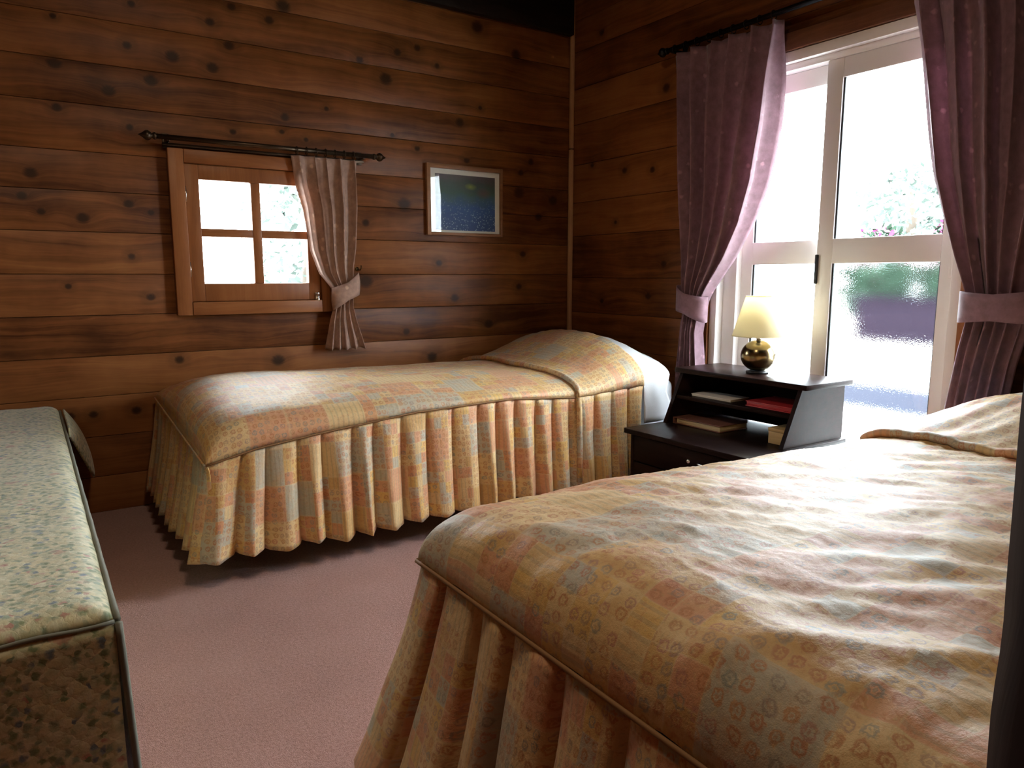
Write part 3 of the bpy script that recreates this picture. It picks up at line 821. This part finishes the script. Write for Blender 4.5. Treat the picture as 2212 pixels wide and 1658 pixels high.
        for i in range(nu):
            k = min(npl - 1, i // K); f = (i - k * K) / K
            c0 = cum[k] + (cum[k + 1] - cum[k]) * f
            wv = math.sin(math.pi * f)
            bump_ = (abs(wv) ** .62 + .10 * math.sin(2 * math.pi * f + k)) * (1 - P['knife']) + P['knife'] * (1.10 - .38 * f) * min(1, f * 9) ** .5 * min(1, (1 - f) * 12 + .0) ** .5
            for j in range(rows):
                t = j / (rows - 1)
                s2 = c0 * L
                oa = open_a * sstep(.22, 0, c0) if open_a else 0
                ob = open_b * sstep(.78, 1, c0) if open_b else 0
                s2 += (-oa + ob) * t ** 1.2
                q = a + d * s2
                zt_ = zfun(q.x if abs(d.x) > .5 else q.y)
                hem = P['hem'] + hm[k] * .8 + .004 * math.cos(2 * math.pi * f)
                z = zt_ + (hem - zt_) * t
                amp = P['pleat_top'] + P['pleat_amp'] * am[k] * t ** .7 * (1 - .2 * t)
                off = push + flare * t ** 1.15 + amp * (bump_ - .85) + .004 * noise.noise(Vector((s2 * 9, t * 3, seed)))
                # the knife fold leans a little
                lean = .008 * math.sin(2 * math.pi * f) * t
                q = q + o * off + d * lean
                vs_.append((q.x, q.y, z))
                uv.append((c0 * L * 1.5 + seed, z * 1.1 + seed * .37))
        return mesh(name, vs_, grid_faces(nu, rows), mat, sp, True, uv, solid=0.003, offset=0)
    fl = P['flare']
    if 'near' in sides:
        skirt('side_skirt', (xf, y0), (xl + .05, y0), (0, -1), lambda x: zp(x, -1), fl[0], P['seed'] + 11, open_a=.05)
        skirt('flap_skirt', (xl + .0, y0), (xh, y0), (0, -1), lambda x: zp(x, -1) + .004, fl[0], P['seed'] + 12, .016, open_b=-.02)
    if 'far' in sides:
        skirt('side_skirt', (xf, y1), (xl + .05, y1), (0, 1), lambda x: zp(x, 1), fl[0], P['seed'] + 13, open_a=.03)
        skirt('flap_skirt', (xl + .0, y1), (xh, y1), (0, 1), lambda x: zp(x, 1) + .004, fl[0], P['seed'] + 14, .016)
    if 'foot' in sides:
        skirt('foot_skirt', (xf, y0), (xf, y1), (-1, 0), lambda y: zp(xf, (y - cy) / hw), fl[1], P['seed'] + 15, open_a=P.get('foot_open', .03), open_b=P.get('foot_open_far', 0))
    # ---- white sheet showing past the cover
    vs_, uv = [], []
    nx = 16
    y_drop = P['sheet_drop']
    for i in range(nx):
        x = xh + .005 + (P['sheet_x'] - xh - .005) * i / (nx - 1)
        row = []
        end = sstep(P['sheet_x'] - .10, P['sheet_x'], x)
        for k in range(7):
            t = k / 6
            row.append((max(xh + .005, x + .02 * noise.noise(Vector((x * 9, t * 3, 2))) - .015 * t), y0 - .012 - .012 * (1 - t) + .02 * end + .006 * noise.noise(Vector((x * 14, t * 5, 8))), y_drop + (zp(xh, -1) - .012 - y_drop) * t))
        for u in us[3:]:
            p = top(min(x, xh + .12), u, -.010 - .05 * end * (1 - abs(u) ** 3))
            row.append((x, p[1], p[2]))
        vs_ += row
        nr = len(row)
    sh = mesh('bed_sheet', vs_, grid_faces(nx, nr), M['white_cloth'], None, True, solid=0.004, offset=-1, center=True)
    tag(sh, P['sheet_label'], 'sheet', 'white bed sheets')
    return bed, sp

def pillow(label, cx, cy, cz, lx, ly, h, mat, group):
    n = 26; vs_ = []
    for s_ in (1, -1):
        for i in range(n):
            for j in range(n):
                u = -1 + 2 * i / (n - 1); v = -1 + 2 * j / (n - 1)
                k = (max(0, 1 - u ** 4) * max(0, 1 - v ** 4)) ** .5
                pinch = 1 - .06 * (1 - abs(u)) * abs(v) ** 3 - .0
                vs_.append((cx + u * lx / 2 * (1 - .07 * (1 - v * v) * abs(u) ** 3), cy + v * ly / 2 * (1 - .05 * (1 - u * u) * abs(v) ** 3),
                            cz + s_ * h / 2 * k + .004 * noise.noise(Vector((u * 3, v * 3, s_)))))
    fs = [tuple(f) for f in grid_faces(n, n)] + [tuple(n * n + q for q in reversed(f)) for f in grid_faces(n, n)]
    o = mesh('pillow', vs_, fs, mat, None, True, center=True)
    tag(o, label, 'pillow', group)
    return o

bedA = make_bed(dict(xf=.435, xh=2.315, y0=2.405, y1=3.425, zt=[(.45,.565),(.8,.572),(1.2,.562),(1.7,.55),(1.95,.545)], crown=.03, bx1=2.595, zmat=.50, hem=.088, xl=1.935, hump=.135,
    pipe_near=[(.43, .400), (.60, .437), (.82, .463), (1.18, .497), (1.59, .506), (1.94, .482), (2.31, .500)],
    pipe_far=[(.43, .478), (2.31, .50)], sides=('near', 'foot'), seed=4, soft_foot=True, lump=.016, nx=110, pleat=.098, flare=(.045, .060), pleat_top=.006, pleat_amp=.066, knife=.10, mat=M['patch_a'],
    wr=[(.003, 9, .5, 2.5), (.0025, 17, .3, 3.0)], sheet_x=2.50, sheet_drop=.33, foot_open=.03,
    bed_label='single bed against the cedar wall under the small window',
    label='ochre patchwork bedspread with pleated skirt on the bed under small window',
    sheet_label='white sheet folded past the bedspread at the far bed head'))
pillow('white pillow poking out at the head of the far bed', 2.435, 2.93, .556, .40, .66, .10, M['white_cloth'], 'white bed pillows')

bedC = make_bed(dict(xf=.545, xh=2.46, y0=.10, y1=1.120, zt=[(.54,.612),(.85,.606),(1.1,.594),(1.4,.580),(1.8,.560),(2.1,.555)], crown=.006, pw=5.0, pf=2.4, Rf=.12, bx1=2.595, zmat=.49, hem=.085, xl=1.93, hump=.115, hump_u=.75,
    pipe_near=[(.54, .497), (2.46, .50)], pipe_far=[(.54, .497), (2.46, .50)], sides=('far', 'foot', 'near'), seed=21, lump=.009, nx=230, pleat=.112, flare=(.085, .10), pleat_top=.020, pleat_amp=.042, knife=.65, mat=M['patch_c'],
    wr=[(.007, 8, -.75, 3.4), (.006, 17, -.45, 3.2), (.003, 35, -.6, 3.0)], sheet_x=2.60, sheet_drop=.36, foot_open=.03, foot_open_far=.12,
    bed_label='single bed filling the near right foreground',
    label='rumpled ochre patchwork bedspread with pleated skirt on the near right bed',
    sheet_label='white sheet at the head of the near right bed'))
pillow('white pillow under the bedspread of the near right bed', 2.43, .61, .548, .38, .66, .09, M['white_cloth'], 'white bed pillows')

# ================================================================== GREEN QUILTED BED (left)
db = thing('daybed', 'box bed with pale green floral quilted cover at left edge', 'bed', (-.43, 2.35, 0))
dx0, dx1, dy0, dy1, dz = -.95, .078, 1.268, 3.435, .478
box('bed_base', dx0 + .03, dx1 - .03, dy0 + .03, dy1 - .02, .03, dz - .04, M['post'], db, 0.01)
def dtop(x, y):
    e = min(1, (x - dx0) / .05, (dx1 - x) / .05, (y - dy0) / .05)
    e = max(0, e)
    return dz - .028 * (1 - math.sqrt(max(0, 1 - (1 - e) ** 2))) + .006 * noise.noise(Vector((x * 3, y * 3, 1))) * e + .003 * noise.noise(Vector((x * 12, y * 9, 4)))
vs_, uv = [], []
nx, ny = 60, 120
for i in range(nx):
    t = i / (nx - 1); t = .5 - .5 * math.cos(math.pi * t)
    x = dx0 + (dx1 - dx0) * t
    for j in range(ny):
        s_ = (j / (ny - 1)) ** 1.3
        y = dy0 + (dy1 - dy0) * s_
        vs_.append((x, y, dtop(x, y))); uv.append((x, y))
mesh('cover_top', vs_, grid_faces(nx, ny), M['green'], db, True, uv, solid=0.006, offset=-1)
def sheet_panel(name, f, nu, nv, uvf):
    vs_, uv = [], []
    for i in range(nu):
        for j in range(nv):
            p = f(i / (nu - 1), j / (nv - 1)); vs_.append(p); uv.append(uvf(p))
    return mesh(name, vs_, grid_faces(nu, nv), M['green'], db, True, uv, solid=0.006, offset=0)
zt = dz - .028
sheet_panel('cover_end', lambda a, b: (dx0 + (dx1 - dx0) * a, dy0 - .004 - .012 * (1 - b) - .006 * math.sin(a * 21 + b) * (1 - b), .025 + (zt - .025) * b), 60, 20, lambda p: (p[0], p[2] + 5))
sheet_panel('cover_side', lambda a, b: (dx1 + .004 + .016 * (1 - b) + .004 * math.sin(a * 25 + 2 * b) * (1 - b), dy0 + (dy1 - dy0 - .02) * a, .025 + (zt - .025) * b), 100, 20, lambda p: (p[1], p[2] + 9))
# loose quilt end hanging over the far corner
def flapf(a, b):
    y = 2.98 + .445 * a
    fl_ = sstep(0, .75, a)
    th = b
    x = dx1 + .004 + (.012 + .082 * fl_ * (1 - (1 - th) ** 2.4))
    z = zt + .012 - (.235 * fl_ + .03) * th
    return (x, y - .01 * th, z)
sheet_panel('cover_flap', flapf, 40, 16, lambda p: (p[1], p[2] + 3))
tube('piping', [(dx1 + .004, dy0 + (dy1 - dy0) * k / 60, zt + .003 + .002 * math.sin(k * 1.3)) for k in range(61)], .0055, M['green_pipe'], db, 8)
tube('piping', [(dx0 + (dx1 - dx0) * k / 40, dy0 - .004, zt + .002 + .002 * math.sin(k * 1.1)) for k in range(41)], .0038, M['green_pipe'], db, 8)
tube('piping', [(dx1 + .005 + .016 * k / 20, dy0 - .006 - .012 * k / 20, zt - (zt - .03) * k / 20) for k in range(21)], .006, M['green_pipe'], db, 8)

# ================================================================== NIGHTSTAND
ns = thing('nightstand', 'dark brown two tier bedside cabinet between the two beds', 'nightstand', (2.38, 1.935, 0))
nx0, nx1, ny0, ny1 = 2.105, 2.665, 1.628, 2.243
m = M['espresso']
box('side_panel', nx0, nx1, ny0, ny0 + .018, .0, .338, m, ns, 0.002)
box('side_panel', nx0, nx1, ny1 - .018, ny1, .0, .338, m, ns, 0.002)
box('back_panel', nx1 - .014, nx1 - .002, ny0 + .018, ny1 - .018, .02, .338, m, ns)
box('plinth', nx0 + .03, nx0 + .045, ny0 + .018, ny1 - .018, .0, .055, m, ns)
box('lower_top', 2.078, nx1 + .004, ny0 - .016, ny1 + .016, .338, .360, m, ns, 0.003)
dr = box('drawer', nx0 - .002, nx0 + .30, ny0 + .022, ny1 - .022, .222, .330, m, ns, 0.002)
tube('handle', [(nx0 - .003, 1.855, .287), (nx0 - .018, 1.853, .287), (nx0 - .020, 1.845, .287), (nx0 - .020, 1.784, .286), (nx0 - .018, 1.776, .286), (nx0 - .003, 1.774, .286)], .0042, M['chrome'], dr, 8)
kh = lathe('lock', [(0, -.003), (.006, -.003), (.0085, 0), (.0085, .003), (0, .003)], (nx0 - .004, 1.914, .283), M['chrome'], dr, 18, 'X')
box('door_panel', nx0 - .002, nx0 + .016, ny0 + .022, ny1 - .022, .060, .217, m, ns, 0.002)
def trapezoid(name, y0, y1):
    pr = [(2.292, .361), (nx1, .361), (nx1, .577), (2.392, .577)]
    vs_ = [(x, y, z) for y in (y0, y1) for x, z in pr]
    fs = [(3, 2, 1, 0), (4, 5, 6, 7), (0, 1, 5, 4), (1, 2, 6, 5), (2, 3, 7, 6), (3, 0, 4, 7)]
    return mesh(name, vs_, fs, m, ns)
trapezoid('upper_side', ny0 + .002, ny0 + .020)
trapezoid('upper_side', ny1 - .020, ny1 - .002)
box('upper_back', nx1 - .012, nx1 - .001, ny0 + .020, ny1 - .020, .361, .577, m, ns)
box('shelf', 2.352, nx1 - .012, ny0 + .020, ny1 - .020, .466, .482, m, ns, 0.0015)
box('upper_top', 2.372, nx1 + .006, ny0 - .046 + .018, ny1 + .016, .577, .598, m, ns, 0.003)

# things lying in the nightstand
o = thing('paper_pad', 'thin ivory paper pad on the nightstand shelf', 'paper', (2.45, 2.06, .482))
box('sheets', 2.385, 2.50, 1.955, 2.165, .4825, .4905, M['paper'], o, 0.001)
box('cover', 2.383, 2.502, 1.953, 2.167, .4908, .4930, M['mat_board'], o, 0.0005)
o = thing('red_folder', 'red folder lying on the nightstand shelf', 'folder', (2.45, 1.75, .482))
box('cover', 2.378, 2.56, 1.652, 1.875, .4825, .4860, M['red_cover'], o, 0.001)
box('pages', 2.382, 2.555, 1.655, 1.872, .4862, .5005, M['red_cover'], o, 0.001)
box('cover', 2.378, 2.56, 1.652, 1.875, .5007, .5040, M['red_cover'], o, 0.001)
o = thing('ring_binder', 'mauve brown binder lying under the nightstand shelf', 'binder', (2.42, 2.09, .361))
box('cover', 2.325, 2.500, 1.955, 2.208, .3605, .3635, M['binder_cover'], o, 0.001)
box('pages', 2.330, 2.498, 1.958, 2.195, .3637, .3845, M['binder_page'], o, 0.001)
box('cover', 2.325, 2.500, 1.955, 2.208, .3847, .3880, M['binder_cover'], o, 0.001)
box('spine', 2.322, 2.500, 2.2085, 2.212, .3605, .3880, M['binder_cover'], o, 0.001)
o = thing('trinket_box', 'small pale wooden box at the right of the nightstand', 'box', (2.42, 1.69, .361))
box('body', 2.345, 2.50, 1.655, 1.735, .3605, .408, M['box_wood'], o, 0.002)
box('lid', 2.343, 2.502, 1.653, 1.737, .4085, .422, M['box_wood'], o, 0.002)

# ================================================================== TABLE LAMP
lx, ly, lz = 2.520, 1.935, .598
lamp = thing('table_lamp', 'small brass ball table lamp with cream cone shade', 'lamp', (lx, ly, lz))
lathe('foot', [(0, 0), (.044, 0), (.046, .004), (.044, .010), (.030, .012), (0, .012)], (lx, ly, lz), M['black'], lamp)
ball = [(0.0001, .0125)]
for k in range(25):
    an = -math.pi / 2 + .42 + (math.pi - .42 - .20) * k / 24
    ball.append((.070 * math.cos(an), .012 + .0605 + .0655 * math.sin(an)))
ball.append((.0001, .1385))
lathe('ball_base', ball, (lx, ly, lz), M['brass'], lamp, 64)
lathe('neck', [(0, .138), (.011, .138), (.011, .146), (.009, .149), (0, .149)], (lx, ly, lz), M['chrome'], lamp, 24)
lathe('socket', [(0, .149), (.012, .149), (.0125, .185), (.010, .188), (0, .188)], (lx, ly, lz), M['black'], lamp, 24)
lathe('bulb', [(0.0001, .188), (.011, .189), (.013, .20), (.022, .225), (.026, .245), (.022, .265), (.012, .277), (.0001, .28)], (lx, ly, lz), M['paper'], lamp, 24)
sh = lathe('lamp_shade', [(.108, .153), (.0585, .318)], (lx, ly, lz), M['shade'], lamp, 64)
sm = sh.modifiers.new('thickness', 'SOLIDIFY'); sm.thickness = .0012
for zr, rr in ((.154, .1082), (.317, .0590)):
    tube('shade_rim', [(lx + rr * math.cos(2 * math.pi * k / 48), ly + rr * math.sin(2 * math.pi * k / 48), lz + zr) for k in range(48)], .0016, M['shade'], lamp, 6, closed=True)
for k in range(3):
    an = 2 * math.pi * k / 3 + .4
    tube('shade_spoke', [(lx + .012 * math.cos(an), ly + .012 * math.sin(an), lz + .183), (lx + .088 * math.cos(an), ly + .088 * math.sin(an), lz + .215)], .0012, M['chrome'], lamp, 6)

# ================================================================== ADDED CEILING LAMP (unseen, fills the room with light from above the frame)
cl = thing('added_fill_lamp', 'unseen dome lamp added on the ceiling as fill light', 'lamp', (.52, 1.17, ZC - .1))
lathe('rim', [(.10, -.002), (.205, -.002), (.21, -.012), (.205, -.03), (.19, -.032)], (.52, 1.17, ZC), M['brass'], cl, 48)
def dome_mat():
    nt = NT('fill_light_dome'); p = pos(nt)
    c = nt.mix(nt.math('MULTIPLY', nt.noise(p, 20, 2), 0.1), (1.0, 0.80, 0.57), (0.95, 0.75, 0.53))
    return nt.done(nt.n('ShaderNodeEmission', None, Color=c, Strength=15.5).outputs[0])
lathe('dome', [(.192, -.030), (.175, -.055), (.14, -.078), (.09, -.094), (.04, -.101), (.0005, -.102)], (.52, 1.17, ZC), dome_mat(), cl, 48)

# ================================================================== POST AT THE RIGHT EDGE
vs_ = []
nz, npt = 70, 16
for i in range(nz):
    z = 1.03 * i / (nz - 1)
    for k in range(npt):
        an = 2 * math.pi * (k + .5) / npt
        cx_, cy_ = math.cos(an), math.sin(an)
        q = max(abs(cx_), abs(cy_)) ** .75
        r_ = .047 / q * (1 - .35 * sstep(.985, 1.03, z)) * (1 + .05 * noise.noise(Vector((cx_ * 1.2, cy_ * 1.2, z * 9))) + .02 * noise.noise(Vector((cx_, cy_, z * 24 + 5))))
        vs_.append((.374 + cx_ * r_, .085 + cy_ * r_, max(z, .001)))
fs = []
for i in range(nz - 1):
    for k in range(npt):
        a = i * npt + k; b = i * npt + (k + 1) % npt
        fs.append((a, b, b + npt, a + npt))
fs.append(tuple(range(npt - 1, -1, -1))); fs.append(tuple(range((nz - 1) * npt, nz * npt)))
post = mesh('timber_post', vs_, fs, M['post'], None, True, center=True)
tag(post, 'dark rough hewn wooden post at the right edge, before the near bed', 'post')

# ================================================================== OUTDOORS
gr = box('ground', -30, 60, -30, 60, -.40, -.25, M['gravel'])
tag(gr, 'pale gravel ground outside the windows', 'ground', kind='structure')
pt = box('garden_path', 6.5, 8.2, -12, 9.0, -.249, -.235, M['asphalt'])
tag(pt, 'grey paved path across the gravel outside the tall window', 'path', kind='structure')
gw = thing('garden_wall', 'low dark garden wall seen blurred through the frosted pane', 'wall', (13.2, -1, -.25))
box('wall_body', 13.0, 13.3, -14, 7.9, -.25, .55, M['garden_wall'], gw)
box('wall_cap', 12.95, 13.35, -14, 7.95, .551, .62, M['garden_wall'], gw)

def bush(name, label, cat, c, r, n, lm, flowers=0, trunk=0.0, seed=1, leaf=.09, group=None):
    rnd = random.Random(seed)
    root = thing(name, label, cat, (c[0], c[1], -.25), group)
    def blades(nm, cnt, mat, size, shell):
        vs_, fs = [], []
        for _ in range(cnt):
            while True:
                d = Vector((rnd.uniform(-1, 1), rnd.uniform(-1, 1), rnd.uniform(-1, 1)))
                if .05 < d.length < 1: break
            d = d.normalized() * (rnd.uniform(shell, 1.0))
            k = 1 + .25 * noise.noise(d * 2.5 + Vector((seed, 0, 0)))
            p = Vector((c[0] + d.x * r[0] * k, c[1] + d.y * r[1] * k, c[2] + d.z * r[2] * k))
            a = Vector((rnd.gauss(0, 1), rnd.gauss(0, 1), rnd.gauss(0, 1))).normalized()
            b = a.cross(Vector((rnd.gauss(0, 1), rnd.gauss(0, 1), rnd.gauss(0, 1)))).normalized()
            s_ = size * rnd.uniform(.6, 1.3)
            i = len(vs_)
            vs_ += [p - a * s_, p + b * s_ * .45, p + a * s_, p - b * s_ * .45]
            fs.append((i, i + 1, i + 2, i + 3))
        return mesh(nm, vs_, fs, mat, root)
    blades('foliage', n, lm, leaf, .45)['kind'] = 'stuff'
    if flowers: blades('blossoms', flowers, M['petal'], leaf * .9, .9)['kind'] = 'stuff'
    tube('trunk', [(c[0], c[1], -.25), (c[0] + .05, c[1], c[2] - r[2] * .3), (c[0], c[1] + .05, c[2] + r[2] * .3)], [.09 + trunk, .07 + trunk, .03], M['bark'], root, 8)
    return root
rnd = random.Random(77)
hedge = thing('hedge', 'long clipped green hedge above the dark garden wall', 'hedge', (13.9, 1.9, -.25))
vs_, fs = [], []
for _ in range(11000):
    p = Vector((13.45 + abs(rnd.gauss(0, .18)), rnd.uniform(-5.0, 8.85), rnd.uniform(.2, 1.12 + .05 * math.sin(_ * .7))))
    if rnd.random() < .3: p = Vector((rnd.uniform(13.45, 14.2), p.y, 1.1 + rnd.gauss(0, .04)))
    a = Vector((rnd.gauss(0, 1), rnd.gauss(0, 1), rnd.gauss(0, 1))).normalized()
    b = a.cross(Vector((rnd.gauss(0, 1), rnd.gauss(0, 1), rnd.gauss(0, 1)))).normalized()
    k = len(vs_); z_ = .09 * rnd.uniform(.7, 1.3)
    vs_ += [p - a * z_, p + b * z_ * .55, p + a * z_, p - b * z_ * .55]; fs.append((k, k + 1, k + 2, k + 3))
mesh('foliage', vs_, fs, M['leaf'], hedge)['kind'] = 'stuff'
for y in (-4.2, -2.9, -1.6, -.3, 1.0, 2.3, 3.6, 4.9, 6.2, 7.5, 8.5):
    tube('stem', [(13.85, y, -.25), (13.85, y + .03, .9)], [.05, .02], M['bark'], hedge, 8)
bush('azalea_bush', 'pink flowering bush behind the hedge, left of the two', 'bush', (15.3, 8.75, 1.25), (.7, .65, .78), 1200, M['leaf'], 320, seed=3, group='flowering bushes behind the hedge')
bush('azalea_bush', 'pink flowering bush behind the hedge, right of the two', 'bush', (15.3, 7.1, 1.25), (.7, .8, .85), 1200, M['leaf'], 380, seed=5, group='flowering bushes behind the hedge')
bush('garden_tree', 'leafy tree rising above the pink flowering bushes', 'tree', (18.0, 9.6, 2.7), (1.2, 1.5, 1.1), 700, M['leaf_pale'], 0, .05, 8, .13)
bush('garden_tree', 'pale leafy tree outside the small wooden window', 'tree', (3.6, 11.0, 1.6), (1.0, 1.0, 1.6), 900, M['leaf_pale'], 0, .05, 12, .11)
